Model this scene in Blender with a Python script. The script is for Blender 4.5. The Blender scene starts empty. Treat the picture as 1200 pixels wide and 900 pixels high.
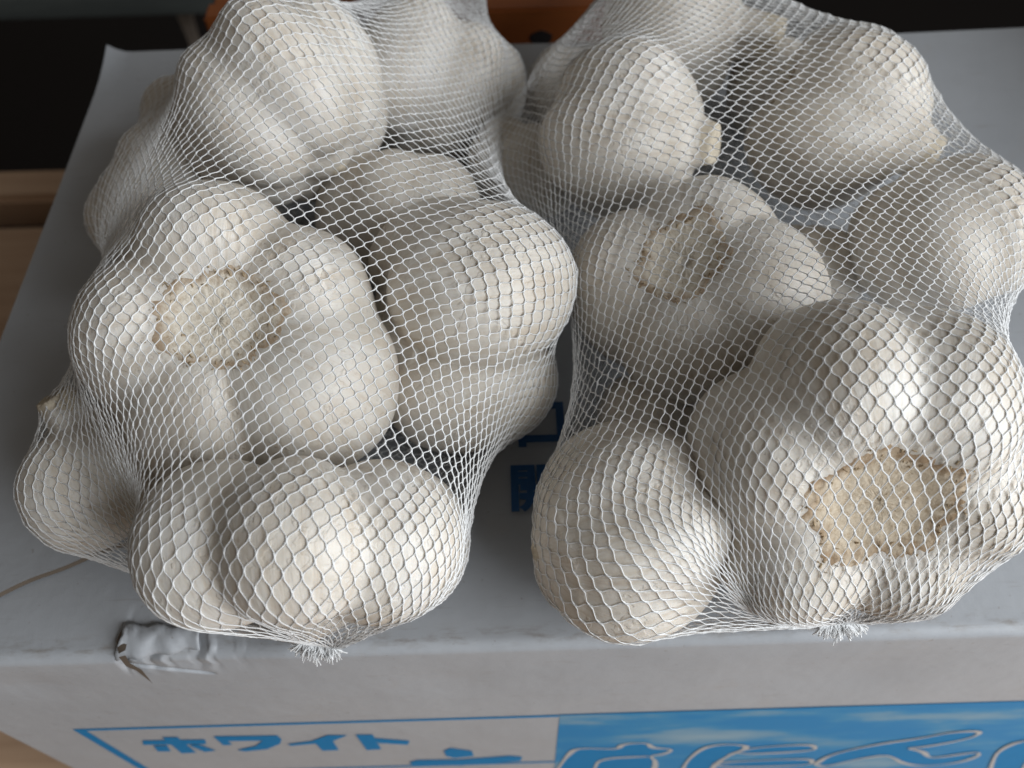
import bpy, math, random
import numpy as np
from mathutils import Matrix, Vector

# ------------------------------------------------------------------ camera
scene = bpy.context.scene
COL = scene.collection
F_PX, NADIR, ROLL, CAM_H = 1040.0, 34.8, 1.7, 0.22      # focal length in 1200-px units, tilt from straight down
cam_d = bpy.data.cameras.new("camera")
cam = bpy.data.objects.new("camera", cam_d)
COL.objects.link(cam)
cam_d.sensor_width = 36.0
cam_d.lens = 36.0 * F_PX / 1200.0
cam_d.clip_start, cam_d.clip_end = 0.005, 50.0
CM = Matrix.Rotation(math.radians(NADIR), 4, 'X') @ Matrix.Rotation(math.radians(-ROLL), 4, 'Z')
CM.translation = (0, 0, CAM_H)
cam.matrix_world = CM
cam_d.dof.use_dof = True
cam_d.dof.focus_distance = 0.195
cam_d.dof.aperture_fstop = 15.0
scene.camera = cam
CR = np.array(CM.to_3x3()); CP = np.array([0, 0, CAM_H])

def ray(px, py):
    d = CR @ np.array([(px - 600) / F_PX, (450 - py) / F_PX, -1.0])
    return d                                   # depth along the axis = parameter t
def pix_z(px, py, z):
    d = ray(px, py); t = (z - CP[2]) / d[2]
    return CP + t * d, t
def pix_y(px, py, y):
    d = ray(px, py); t = (y - CP[1]) / d[1]
    return CP + t * d
def camdir(r, u, t):
    v = CR @ np.array([r, u, t], float)
    return v / np.linalg.norm(v)

# ------------------------------------------------------------------ light
world = bpy.data.worlds.new("World"); scene.world = world
world.use_nodes = True
bg = world.node_tree.nodes["Background"]
bg.inputs[0].default_value = (1.0, 0.90, 0.78, 1)
bg.inputs[1].default_value = 0.11
def area(name, loc, target, sx, sy, power, col):
    l = bpy.data.lights.new(name, 'AREA'); l.shape = 'RECTANGLE'
    l.size, l.size_y, l.energy, l.color = sx, sy, power, col
    o = bpy.data.objects.new(name, l); COL.objects.link(o)
    o.location = loc
    o.rotation_euler = (Vector(target) - Vector(loc)).to_track_quat('-Z', 'Y').to_euler()
    return o
area("window_light", (0.82, -0.34, 0.46), (0.0, 0.13, 0.02), 1.0, 0.9, 19.3, (0.92, 0.965, 1.0))
scene.view_settings.view_transform = 'Standard'
scene.view_settings.look = 'None'
scene.view_settings.exposure = 0.0
scene.view_settings.gamma = 1.0

# ------------------------------------------------------------------ helpers
def make_mesh(name, verts, faces, mat, parent=None, smooth=True):
    me = bpy.data.meshes.new(name)
    verts = np.asarray(verts, np.float32)
    faces = np.asarray(faces, np.int32) if not isinstance(faces, list) else faces
    if isinstance(faces, np.ndarray):
        n, k = faces.shape
        me.vertices.add(len(verts)); me.vertices.foreach_set("co", verts.ravel())
        me.loops.add(n * k); me.loops.foreach_set("vertex_index", faces.ravel())
        me.polygons.add(n)
        me.polygons.foreach_set("loop_start", np.arange(0, n * k, k, dtype=np.int32))
        me.update(calc_edges=True)
    else:
        me.from_pydata([tuple(v) for v in verts], [], faces); me.update()
    if smooth:
        me.polygons.foreach_set("use_smooth", [True] * len(me.polygons))
    me.validate()
    if mat: me.materials.append(mat)
    o = bpy.data.objects.new(name, me); COL.objects.link(o)
    if parent: o.parent = parent
    return o
def empty(name, loc=(0, 0, 0)):
    o = bpy.data.objects.new(name, None); COL.objects.link(o); o.location = loc
    o.empty_display_size = 0.02
    return o
def tag(o, label=None, cat=None, group=None, kind=None):
    if label: o["label"] = label
    if cat: o["category"] = cat
    if group: o["group"] = group
    if kind: o["kind"] = kind
    return o
def vec_attr(o, name, data):
    a = o.data.attributes.new(name, 'FLOAT_VECTOR', 'POINT')
    a.data.foreach_set("vector", np.asarray(data, np.float32).ravel())

class NT:
    def __init__(s, name):
        s.m = bpy.data.materials.new(name); s.m.use_nodes = True
        s.t = s.m.node_tree; s.b = s.t.nodes["Principled BSDF"]; s.out = s.t.nodes["Material Output"]
    def n(s, typ, **kw):
        nd = s.t.nodes.new(typ)
        for k, v in kw.items():
            if k in nd.inputs: nd.inputs[k].default_value = v
            else: setattr(nd, k, v)
        return nd
    def l(s, a, b): s.t.links.new(a, b)
    def noise(s, vec, scale, detail=4, rough=0.55):
        nd = s.n("ShaderNodeTexNoise", Scale=scale, Detail=detail, Roughness=rough)
        if vec is not None: s.l(vec, nd.inputs["Vector"])
        return nd.outputs["Fac"]
    def ramp(s, fac, stops):
        r = s.n("ShaderNodeValToRGB"); s.l(fac, r.inputs[0])
        e = r.color_ramp.elements
        while len(e) < len(stops): e.new(0.5)
        for el, (p, c) in zip(e, stops):
            el.position = p; el.color = (*c, 1) if len(c) == 3 else c
        return r.outputs[0]
    def mix(s, fac, a, b, typ='MIX'):
        m = s.n("ShaderNodeMix", data_type='RGBA', blend_type=typ)
        for sock, v in ((m.inputs[0], fac), (m.inputs[6], a), (m.inputs[7], b)):
            if isinstance(v, (int, float)): sock.default_value = v
            elif isinstance(v, tuple): sock.default_value = (*v, 1)
            else: s.l(v, sock)
        return m.outputs[2]
    def math(s, op, a, b=0.0):
        m = s.n("ShaderNodeMath", operation=op)
        for sock, v in zip(m.inputs, (a, b)):
            if isinstance(v, (int, float)): sock.default_value = v
            else: s.l(v, sock)
        return m.outputs[0]
    def bump(s, h, strength, dist, normal=None):
        b = s.n("ShaderNodeBump", Strength=strength, Distance=dist)
        s.l(h, b.inputs["Height"])
        if normal is not None: s.l(normal, b.inputs["Normal"])
        return b.outputs[0]

# ------------------------------------------------------------------ materials
def mat_skin():
    s = NT("garlic_skin")
    co = s.n("ShaderNodeTexCoord").outputs["Object"]
    rnd = s.n("ShaderNodeObjectInfo").outputs["Random"]
    at = s.n("ShaderNodeAttribute", attribute_name="vein").outputs["Vector"]
    add = s.n("ShaderNodeVectorMath", operation='ADD'); s.l(at, add.inputs[0])
    cmb = s.n("ShaderNodeCombineXYZ"); s.l(s.math('MULTIPLY', rnd, 37.0), cmb.inputs[2]); s.l(cmb.outputs[0], add.inputs[1])
    vein = add.outputs[0]
    broad = s.noise(co, 55, 3)
    streak = s.noise(vein, 3.4, 5, 0.6)
    fine = s.noise(vein, 11, 3, 0.6)
    base = s.ramp(broad, [(0.3, (0.59, 0.545, 0.485)), (0.52, (0.70, 0.67, 0.625)), (0.72, (0.75, 0.735, 0.71))])
    tint = s.ramp(streak, [(0.34, (0.76, 0.66, 0.54)), (0.52, (1, 1, 1)), (1, (1, 1, 1))])
    c = s.mix(0.45, base, tint, 'MULTIPLY')
    c = s.mix(s.math('MULTIPLY', rnd, 0.22), c, (0.80, 0.70, 0.56), 'MULTIPLY')
    vl = s.ramp(s.noise(vein, 7.5, 2, 0.5), [(0.485, (0, 0, 0)), (0.50, (1, 1, 1)), (0.515, (0, 0, 0))])      # hair-thin veins
    c = s.mix(s.math('MULTIPLY', s.math('MULTIPLY', vl, s.ramp(s.noise(co, 40, 2), [(0.45, (0, 0, 0)), (0.65, (1, 1, 1))])), 0.32), c, (0.42, 0.31, 0.24))
    pe = s.ramp(s.noise(co, 33, 5, 0.75), [(0.50, (0, 0, 0)), (0.515, (1, 1, 1))])      # edges of torn outer skin
    c = s.mix(s.math('MULTIPLY', pe, 0.22), c, (0.50, 0.43, 0.35))
    # tan scuffs and specks
    sp = s.ramp(s.noise(co, 420, 2), [(0.66, (0, 0, 0)), (0.74, (1, 1, 1))])
    c = s.mix(s.math('MULTIPLY', sp, 0.22), c, (0.36, 0.24, 0.14))
    st = s.ramp(s.noise(co, 95, 4, 0.7), [(0.60, (0, 0, 0)), (0.74, (1, 1, 1))])
    c = s.mix(s.math('MULTIPLY', st, 0.28), c, (0.50, 0.36, 0.23))
    s.l(c, s.b.inputs["Base Color"])
    s.l(s.ramp(streak, [(0.3, (0.34,) * 3), (0.8, (0.52,) * 3)]), s.b.inputs["Roughness"])
    s.b.inputs["Specular IOR Level"].default_value = 0.42
    s.b.inputs["Subsurface Weight"].default_value = 0.18
    s.b.inputs["Subsurface Radius"].default_value = (1.0, 0.75, 0.5)
    s.b.inputs["Subsurface Scale"].default_value = 0.004
    n1 = s.bump(streak, 0.24, 0.0010)
    n1 = s.bump(pe, 0.35, 0.0004, n1)
    n2 = s.bump(fine, 0.2, 0.0005, n1)
    n3 = s.bump(s.noise(co, 230, 5, 0.65), 0.42, 0.0007, n2)
    s.l(n3, s.b.inputs["Normal"])
    return s.m
def mat_root(name="garlic_root", tint=(1, 1, 1)):
    s = NT(name)
    co = s.n("ShaderNodeTexCoord").outputs["Object"]
    at = s.n("ShaderNodeAttribute", attribute_name="vein").outputs["Vector"]
    rad = s.n("ShaderNodeSeparateXYZ"); s.l(at, rad.inputs[0])
    n = s.noise(co, 900, 4, 0.65)
    c = s.ramp(n, [(0.25, (0.42, 0.32, 0.22)), (0.42, (0.62, 0.55, 0.45)), (0.7, (0.74, 0.69, 0.61))])
    edge = s.math('ADD', rad.outputs[0], s.math('MULTIPLY', s.math('SUBTRACT', s.noise(co, 300, 3), 0.5), 0.5))
    e = s.ramp(edge, [(0.80, (0, 0, 0)), (0.98, (1, 1, 1))])
    c = s.mix(s.math('MULTIPLY', e, 0.75), c, (0.30, 0.19, 0.10))
    c = s.mix(1.0, c, tint, 'MULTIPLY')
    s.l(c, s.b.inputs["Base Color"]); s.b.inputs["Roughness"].default_value = 0.9
    s.l(s.bump(n, 0.5, 0.0008), s.b.inputs["Normal"])
    return s.m
def mat_plain(name, col, rough=0.6, var=0.2, scale=60, spec=0.4, bump=0.0):
    s = NT(name)
    co = s.n("ShaderNodeTexCoord").outputs["Object"]
    n = s.noise(co, scale, 4)
    c = s.mix(s.math('MULTIPLY', n, 2 * var), col, tuple(x * 0.45 for x in col))
    s.l(c, s.b.inputs["Base Color"]); s.b.inputs["Roughness"].default_value = rough
    s.b.inputs["Specular IOR Level"].default_value = spec
    if bump: s.l(s.bump(n, bump, 0.001), s.b.inputs["Normal"])
    return s.m
def mat_net():
    s = NT("net_plastic")
    s.b.inputs["Base Color"].default_value = (0.95, 0.955, 0.96, 1)
    s.b.inputs["Roughness"].default_value = 0.32
    s.b.inputs["Specular IOR Level"].default_value = 0.5
    tr = s.n("ShaderNodeBsdfTranslucent"); tr.inputs[0].default_value = (0.95, 0.955, 0.96, 1)
    m = s.n("ShaderNodeMixShader"); m.inputs[0].default_value = 0.28
    s.l(s.b.outputs[0], m.inputs[1]); s.l(tr.outputs[0], m.inputs[2]); s.l(m.outputs[0], s.out.inputs[0])
    return s.m
def mat_film():
    s = NT("gathered_film")
    s.b.inputs["Base Color"].default_value = (0.88, 0.89, 0.91, 1)
    s.b.inputs["Roughness"].default_value = 0.28
    tr = s.n("ShaderNodeBsdfTransparent")
    co = s.n("ShaderNodeTexCoord").outputs["Object"]
    m = s.n("ShaderNodeMixShader")
    s.l(s.ramp(s.noise(co, 260, 4), [(0.3, (0.15,) * 3), (0.7, (0.55,) * 3)]), m.inputs[0])
    s.l(tr.outputs[0], m.inputs[1]); s.l(s.b.outputs[0], m.inputs[2]); s.l(m.outputs[0], s.out.inputs[0])
    s.l(s.bump(s.noise(co, 900, 3), 0.5, 0.0006), s.b.inputs["Normal"])
    return s.m
def mat_card():
    s = NT("white_cardboard")
    co = s.n("ShaderNodeTexCoord").outputs["Object"]
    sep = s.n("ShaderNodeSeparateXYZ"); s.l(co, sep.inputs[0])
    at = s.n("ShaderNodeAttribute", attribute_name="vein").outputs["Vector"]
    sa = s.n("ShaderNodeSeparateXYZ"); s.l(at, sa.inputs[0])
    n = s.noise(co, 14, 4, 0.6); fine = s.noise(co, 900, 2)
    c = s.ramp(n, [(0.3, (0.345, 0.36, 0.385)), (0.7, (0.40, 0.415, 0.44))])
    # scuffed dirt that runs along the folded edge: attribute z = distance from the fold
    mp = s.n("ShaderNodeMapping"); mp.inputs["Scale"].default_value = (130, 420, 420); s.l(co, mp.inputs[0])
    d = s.noise(mp.outputs[0], 1.0, 4, 0.7)
    band = s.ramp(sa.outputs[2], [(0.0, (0, 0, 0)), (0.22, (1, 1, 1)), (0.42, (0.5,) * 3), (0.62, (0, 0, 0))])
    dirt = s.math('MULTIPLY', s.ramp(d, [(0.48, (0, 0, 0)), (0.68, (1, 1, 1))]), band)
    c = s.mix(s.math('MULTIPLY', dirt, 0.6), c, (0.20, 0.17, 0.14))
    blot = s.ramp(s.noise(co, 30, 5, 0.7), [(0.58, (0, 0, 0)), (0.8, (1, 1, 1))])
    scr = s.n('ShaderNodeMapping'); scr.inputs['Scale'].default_value = (60, 700, 500); s.l(co, scr.inputs[0])
    sc = s.ramp(s.noise(scr.outputs[0], 1.0, 3, .6), [(0.64, (0, 0, 0)), (0.70, (1, 1, 1))])
    c = s.mix(s.math('MULTIPLY', sc, 0.20), c, (0.22, 0.19, 0.17))
    c = s.mix(s.math('MULTIPLY', blot, 0.30), c, (0.36, 0.31, 0.26))
    spk = s.ramp(s.noise(co, 600, 1), [(0.74, (0, 0, 0)), (0.79, (1, 1, 1))])
    c = s.mix(s.math('MULTIPLY', spk, 0.4), c, (0.2, 0.17, 0.14))
    s.l(c, s.b.inputs["Base Color"])
    s.b.inputs["Roughness"].default_value = 0.5
    s.b.inputs["Specular IOR Level"].default_value = 0.35
    w = s.n("ShaderNodeTexWave", wave_type='BANDS', bands_direction='X', Scale=62.0, Distortion=0.6, Detail=1.0)
    s.l(co, w.inputs["Vector"])
    nb = s.bump(w.outputs["Fac"], 0.015, 0.0005)
    nb = s.bump(s.noise(co, 24, 4), 0.38, 0.0025, nb)
    nb = s.bump(fine, 0.12, 0.0003, nb)
    s.l(nb, s.b.inputs["Normal"])
    return s.m
def mat_wood(name, a, b, scale=1.0, rough=0.45):
    s = NT(name)
    co = s.n("ShaderNodeTexCoord").outputs["Object"]
    mp = s.n("ShaderNodeMapping"); mp.inputs["Scale"].default_value = (6 * scale, 90 * scale, 60 * scale); s.l(co, mp.inputs[0])
    n = s.noise(mp.outputs[0], 1.0, 6, 0.65)
    s.l(s.ramp(n, [(0.3, a), (0.7, b)]), s.b.inputs["Base Color"])
    s.b.inputs["Roughness"].default_value = rough
    s.l(s.bump(n, 0.2, 0.001), s.b.inputs["Normal"])
    return s.m
def mat_cloudprint():
    s = NT("blue_cloud_print")
    co = s.n("ShaderNodeTexCoord").outputs["Object"]
    mp = s.n("ShaderNodeMapping"); mp.inputs["Scale"].default_value = (26, 26, 60); s.l(co, mp.inputs[0])
    n = s.noise(mp.outputs[0], 1.0, 4, 0.5)
    c = s.ramp(n, [(0.46, (0.003, 0.20, 0.45)), (0.54, (0.03, 0.235, 0.45)), (0.62, (0.13, 0.29, 0.43)), (0.80, (0.25, 0.37, 0.45))])
    s.l(c, s.b.inputs["Base Color"]); s.b.inputs["Roughness"].default_value = 0.5; s.b.inputs["Specular IOR Level"].default_value = .2
    return s.m
M = dict(skin=mat_skin(), root=mat_root(), root_brown=mat_root("garlic_root_brown", (.91, .85, .77)), net=mat_net(), film=mat_film(), card=mat_card(),
         fibre=mat_plain("root_fibre", (0.50, 0.38, 0.24), 0.9, 0.3, 300),
         stem=mat_plain("dry_stem", (0.66, 0.58, 0.46), 0.85, 0.25, 260, 0.2, 0.5),
         brown=mat_plain("card_core", (0.13, 0.10, 0.075), 0.9, 0.2, 200),
         blue=mat_plain("blue_ink", (0.002, 0.20, 0.46), 0.6, 0.14, 260, .15),
         navy=mat_plain("navy_ink", (0.02, 0.09, 0.24), 0.45, 0.06, 40),
         white=mat_plain("white_ink", (0.46, 0.46, 0.46), 0.5, 0.05, 40, .2),
         cloud=mat_cloudprint(),
         table=mat_wood("table_wood", (0.42, 0.27, 0.175), (0.58, 0.40, 0.27)),
         orange=mat_wood("orange_wood", (0.17, 0.045, 0.010), (0.25, 0.075, 0.018)),
         grey=mat_wood("weathered_wood", (0.06, 0.07, 0.07), (0.11, 0.125, 0.12), 0.7, 0.7),
         pale=mat_plain("pale_gap_light", (0.28, 0.23, 0.19), 0.6),
         dark=mat_plain("dark_floor", (0.012, 0.009, 0.009), 0.9))

# ------------------------------------------------------------------ setting
def box_mesh(name, x0, x1, y0, y1, z0, z1, mat, parent=None, bev=0.002):
    import bmesh
    bm = bmesh.new(); bmesh.ops.create_cube(bm, size=1)
    for v in bm.verts:
        v.co = ((x0 + x1) / 2 + v.co.x * (x1 - x0), (y0 + y1) / 2 + v.co.y * (y1 - y0), (z0 + z1) / 2 + v.co.z * (z1 - z0))
    if bev: bmesh.ops.bevel(bm, geom=bm.edges[:], offset=bev, segments=2, affect='EDGES')
    me = bpy.data.meshes.new(name); bm.to_mesh(me); bm.free(); me.materials.append(mat)
    o = bpy.data.objects.new(name, me); COL.objects.link(o)
    if parent: o.parent = parent
    return o
BOX_H = 0.205
FRONT = float(pix_z(600, 760, 0)[0][1])
BACK = float(pix_z(600, 52, 0)[0][1])
LEFT = float(pix_z(128, 68, 0)[0][0])
RIGHT = LEFT + 0.42
TZ = -BOX_H
tag(box_mesh("floor", -3, 3, -2, 4, -0.95, -0.9, M['dark']), kind='structure')
yb = float(pix_z(40, 196, TZ)[0][1]); yg1 = float(pix_z(40, 232, TZ)[0][1]); yg0 = float(pix_z(40, 262, TZ)[0][1])
tt = empty("table", (0, 0, TZ))
def plank(y0, y1):
    o = box_mesh("plank", -0.9, 0.9, y0, y1, -0.03, 0.0, M['table'], tt, 0.004); return o
plank(-0.30, -0.105); plank(-0.101, 0.12); plank(0.124, yg0); plank(yg1, yb)
for sx in (-0.85, 0.78):
    for sy in (-0.27, yb - 0.09):
        box_mesh("leg", sx, sx + 0.07, sy, sy + 0.07, -0.695, -0.0305, M['table'], tt, 0.003)
box_mesh("under_panel", -0.84, 0.84, -0.26, yb - 0.03, -0.055, -0.0305, M['dark'], tt, 0.0)  # solid dark sheet added under the planks to close the gap
tag(tt, "brown plank table with a dark gap, under the white cardboard box", "table")
# things standing in the dark behind the table
rng = np.random.default_rng(5)
YB = 0.80
bb = pix_y(60, 23, YB); 
beam = box_mesh("shelf_board", -1.2, float(pix_y(330, 20, YB)[0]), YB, YB + 0.25, float(bb[2]), float(bb[2]) + 0.022, M['grey'], None, 0.002)
tag(beam, "grey weathered shelf board standing in the dark beyond the table", "board")
pl_t = pix_y(211, 19, YB + 0.03); pl_b = pix_y(212, 52, YB + 0.03)
w = 0.0135
lv = []
for z, h in ((float(bb[2]) - 0.0005, 1.0), (float(bb[2]) - 0.012, 0.85), (float(bb[2]) - 0.02, 0.5), (float(pl_b[2]), 0.36), (-0.9, 0.30)):
    for sx, sy in ((-1, -1), (1, -1), (1, 1), (-1, 1)):
        lv.append((float(pl_t[0]) + sx * w * h, YB + 0.045 + sy * w * h, z))
lf = [(4 * k + i, 4 * k + (i + 1) % 4, 4 * k + 4 + (i + 1) % 4, 4 * k + 4 + i) for k in range(4) for i in range(4)] + [(0, 1, 2, 3), (19, 18, 17, 16)]
leg = make_mesh("leg", lv, lf, M['pale'], None, False)  # pale tapering shape built in place of light seen through a gap
leg.parent = beam; leg["label"] = "pale leg-shaped stand-in for light through a gap under the grey board"
crate = empty("wooden_tray", (0, BACK + 0.03, TZ))
cx0, cx1 = float(pix_y(240, 30, BACK + 0.03)[0]), float(pix_y(742, 20, BACK + 0.03)[0])
ctop = float(pix_y(640, 10, BACK + 0.03)[2]) - TZ
box_mesh("front_board", cx0, cx1, 0.0, 0.012, 0.0, ctop, M['orange'], crate, 0.0012)
box_mesh("end_board", cx0, cx0 + 0.012, 0.0122, 0.16, 0.0, ctop - 0.004, M['orange'], crate, 0.0012)
box_mesh("end_board", cx1 - 0.012, cx1, 0.0122, 0.16, 0.0, ctop - 0.004, M['orange'], crate, 0.0012)
box_mesh("back_board", cx0, cx1, 0.1602, 0.172, 0.0, ctop - 0.03, M['orange'], crate, 0.0012)
box_mesh("base_board", cx0 + 0.0125, cx1 - 0.0125, 0.0125, 0.1598, 0.0, 0.01, M['dark'], crate, 0.0)
kn = pix_y(634, 47, BACK + 0.03)
kv = [(float(kn[0]) + 0.0045 * math.cos(a) * (1 + .3 * math.sin(3 * a)), -0.0004, float(kn[2]) - TZ + 0.005 * math.sin(a)) for a in np.linspace(0, 2 * math.pi, 14)[:-1]]
knot = make_mesh("knot", kv + [(v[0], 0.001, v[2]) for v in kv],
                 [tuple(range(13))] + [(i, (i + 1) % 13, 13 + (i + 1) % 13, 13 + i) for i in range(13)], M['dark'], crate, False)
tag(crate, "orange wooden tray with a grey-edged board behind the cardboard box", "tray")

# ------------------------------------------------------------------ cardboard box
box = empty("cardboard_box", (0, 0, TZ))
tag(box, "white printed cardboard box with a torn front edge carrying both net bags", "box")
def P(*v): return (v[0], v[1], v[2] - TZ)          # world -> box local
tx0 = float(pix_z(138, 765, 0)[0][0]); tx1 = float(pix_z(335, 765, 0)[0][0])
def smooth_noise(x, y, seed, k=6):
    r = np.random.default_rng(seed); out = 0
    for _ in range(k):
        a, f, p = r.uniform(0, 2 * math.pi), r.uniform(.5, 1.6), r.uniform(0, 6.28)
        out = out + np.sin((x * math.cos(a) + y * math.sin(a)) * f + p)
    return out / k
xs = np.unique(np.concatenate([np.linspace(LEFT, RIGHT, 170), np.linspace(tx0 - .006, tx1 + .006, 130)]))
RAD = 0.0030
ys_top = np.concatenate([np.linspace(BACK, FRONT + 0.035, 60), np.linspace(FRONT + 0.034, FRONT + RAD, 44)])
prof = [(y, 0.0) for y in ys_top] + [(FRONT + RAD - RAD * math.sin(a), -RAD + RAD * math.cos(a)) for a in np.linspace(0, math.pi / 2, 9)[1:]]
zs_fr = np.concatenate([-RAD - np.linspace(0.0006, 0.022, 34), np.linspace(-0.0265, TZ + 0.0005, 44)])
prof += [(FRONT, z) for z in zs_fr]
prof = np.array(prof)
Xg, Yg = np.meshgrid(xs, prof[:, 0]); _, Zg = np.meshgrid(xs, prof[:, 1])
arc = np.concatenate([[0], np.cumsum(np.linalg.norm(np.diff(prof, axis=0), axis=1))])
s_fold = arc[len(ys_top) + 3]
S = np.repeat((arc - s_fold)[:, None], len(xs), 1)      # negative on top, positive down the front
top_m = np.clip(-S / 0.02, 0, 1); fr_m = np.clip(S / 0.02, 0, 1)
Zg = Zg + top_m * 0.0012 * smooth_noise(Xg * 30, Yg * 30, 3)
Yg = Yg + fr_m * 0.0007 * smooth_noise(Xg * 26, Zg * 30, 4) * np.clip((Zg + .066) / .03, 0, 1)
# the crushed, torn stretch of the folded edge
inside = np.clip((Xg - tx0) / 0.0012, 0, 1) * np.clip((tx1 - Xg) / 0.02, 0, 1)
near = np.exp(-(S / 0.0075) ** 2)
uu = (Xg - tx0) / (tx1 - tx0)
kx = np.array([0, .05, .13, .17, .25, .29, .40, .45, .52, .56, .68, .74, .86, 1.0])
kz = np.array([.2, .9, .5, 1.0, .15, .8, .55, .95, .1, .7, .45, .75, .3, .1])
ridge = np.interp(uu + 1.6 * S + .012 * np.sin(S * 900), kx, kz)
ridge2 = np.interp((uu * 1.0 - 4.0 * S) % 1, kx, kz[::-1])
cr = inside * near * (0.0004 + 0.0017 * ridge + 0.0009 * ridge2)
Zg = Zg - cr * 0.9
Yg = Yg + cr * 0.5
slit = np.exp(-((Xg - tx0 - 0.0003 + 0.10 * (S - .002)) / 0.0007) ** 2) * np.exp(-((S) / 0.006) ** 2)
Zg = Zg - slit * 0.003; Yg = Yg + slit * 0.002
# second tear running down the front from the corner of the first
slit2 = np.exp(-((S - 0.0035 - (Xg - tx0) * 0.42) / 0.0006) ** 2) * np.clip((Xg - tx0) / .001, 0, 1) * np.clip((tx0 + 0.0215 - Xg) / .004, 0, 1)
Yg = Yg + slit2 * 0.0022; Zg = Zg - slit2 * .0006
# soft dents
for (qx, qy, r_, d_) in ((30, 800, .012, .0010), (520, 800, .014, .0007), (1010, 790, .018, .0009)):
    q = pix_y(qx, qy, FRONT)
    Yg = Yg + d_ * np.exp(-(((Xg - q[0]) / r_) ** 2 + ((Zg - q[2]) / r_) ** 2)) * fr_m
# bent-up back left corner
cornr = np.clip(1 - ((Xg - LEFT) / .010), 0, 1) * np.clip(1 - ((BACK - Yg) / .03), 0, 1) * (S < -.1)
Zg = Zg + cornr ** 2 * 0.004
V = np.stack([Xg, Yg, Zg - TZ], -1).reshape(-1, 3)
nr, nc = Xg.shape
I = np.arange(nr * nc).reshape(nr, nc)
FQ = np.stack([I[:-1, :-1], I[1:, :-1], I[1:, 1:], I[:-1, 1:]], -1).reshape(-1, 4)
sheet = make_mesh("top_and_front_panel", V, FQ, M['card'], box)
edge_attr = np.zeros((len(V), 3), np.float32)
edge_attr[:, 2] = np.clip((-S.reshape(-1) + 0.0005) / 0.012, 0, 1)
vec_attr(sheet, "vein", edge_attr)
# side panels: the left one bulges outward just below the lid
def side(name, x, sgn):
    vy = np.linspace(FRONT + 0.0005, BACK - .0005, 40); vz = np.linspace(-0.0006, TZ, 24)
    Yq, Zq = np.meshgrid(vy, vz)
    t = (Yq - FRONT) / (BACK - FRONT)
    b = 0.0075 * np.sin(np.pi * np.clip(t, 0, 1)) ** 0.7 * np.clip(-Zq / 0.012, 0, 1) * np.exp(Zq / 0.09)
    b = b + 0.0006 * smooth_noise(Yq * 90, Zq * 90, 8)* np.clip(-Zq / 0.012, 0, 1)
    Vq = np.stack([x + sgn * b, Yq, Zq - TZ], -1).reshape(-1, 3)
    J = np.arange(40 * 24).reshape(24, 40)
    Fq = np.stack([J[:-1, :-1], J[1:, :-1], J[1:, 1:], J[:-1, 1:]], -1).reshape(-1, 4)
    o = make_mesh(name, Vq, Fq, M['card'], box)
    vec_attr(o, "vein", np.ones((len(Vq), 3)))
side("side_panel", LEFT + .0002, -1); side("side_panel", RIGHT - .0002, 1)
# added upright flap, out of view, that shades the back right of the lid
fy0, fy1 = FRONT + .02, BACK - .002
sf = []
for i in range(12):
    y = fy0 + (fy1 - fy0) * i / 11
    for j in range(8):
        h = .072 * j / 7
        sf.append(P(RIGHT - .001 + .25 * h + .002 * math.sin(i * .6) * j / 7, y, h + .0002))
J = np.arange(96).reshape(12, 8)
o = make_mesh("shade_flap", sf, np.stack([J[:-1, :-1], J[1:, :-1], J[1:, 1:], J[:-1, 1:]], -1).reshape(-1, 4), M['card'], box)
vec_attr(o, "vein", np.ones((96, 3)))
md = o.modifiers.new("thickness", 'SOLIDIFY'); md.thickness = 0.002
o = make_mesh("back_panel", [P(LEFT, BACK - .0004, TZ), P(RIGHT, BACK - .0004, TZ), P(RIGHT, BACK - .0004, -.001), P(LEFT, BACK - .0004, -.001)], [(0, 1, 2, 3)], M['card'], box, False)
vec_attr(o, "vein", np.ones((4, 3)))
# lid flap lying over the front sheet, its edge runs at a slant
fa = pix_z(-190, 772, 0)[0]; a0 = pix_z(0, 700, 0)[0]; a1 = pix_z(115, 655, 0)[0]
dirl = (a1 - a0) / np.linalg.norm(a1 - a0)
p_l = a0 + dirl * ((LEFT + .0012 - a0[0]) / dirl[0]); p_r = a1 + dirl * 0.045
NU, NV = 60, 46
fl = []
vv = np.concatenate([[0.0, 0.0], np.linspace(0, 1, NV - 2) ** 1.6])
for i in range(NU):
    u = i / (NU - 1); A = p_l + (p_r - p_l) * u
    wob = 0.0006 * math.sin(u * 9) + .0003 * math.sin(u * 31)
    for j in range(NV):
        y = A[1] - wob + (BACK - .0008 - A[1] + wob) * vv[j]
        zt = 0.0022 + 0.0012 * float(smooth_noise(np.array(A[0] * 30), np.array(y * 30), 3)) + .0005 * math.sin(u * 5) ** 2 * (1 - vv[j]) ** 20
        if j == 0: zt -= 0.0020
        cz = max(0, 1 - (A[0] - LEFT) / .010) * max(0, 1 - (BACK - y) / .03)
        fl.append(P(A[0], y, zt + cz * cz * 0.005))
J = np.arange(NU * NV).reshape(NU, NV)
ff = np.stack([J[:-1, :-1], J[1:, :-1], J[1:, 1:], J[:-1, 1:]], -1).reshape(-1, 4)
fo = make_mesh("lid_flap", fl, ff, M['card'], box, False)
fo.data.materials.append(M['brown'])
for q in fo.data.polygons:
    if q.index % (NV - 1) == 0: q.material_index = 1
vec_attr(fo, "vein", np.ones((len(fl), 3)))
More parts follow.
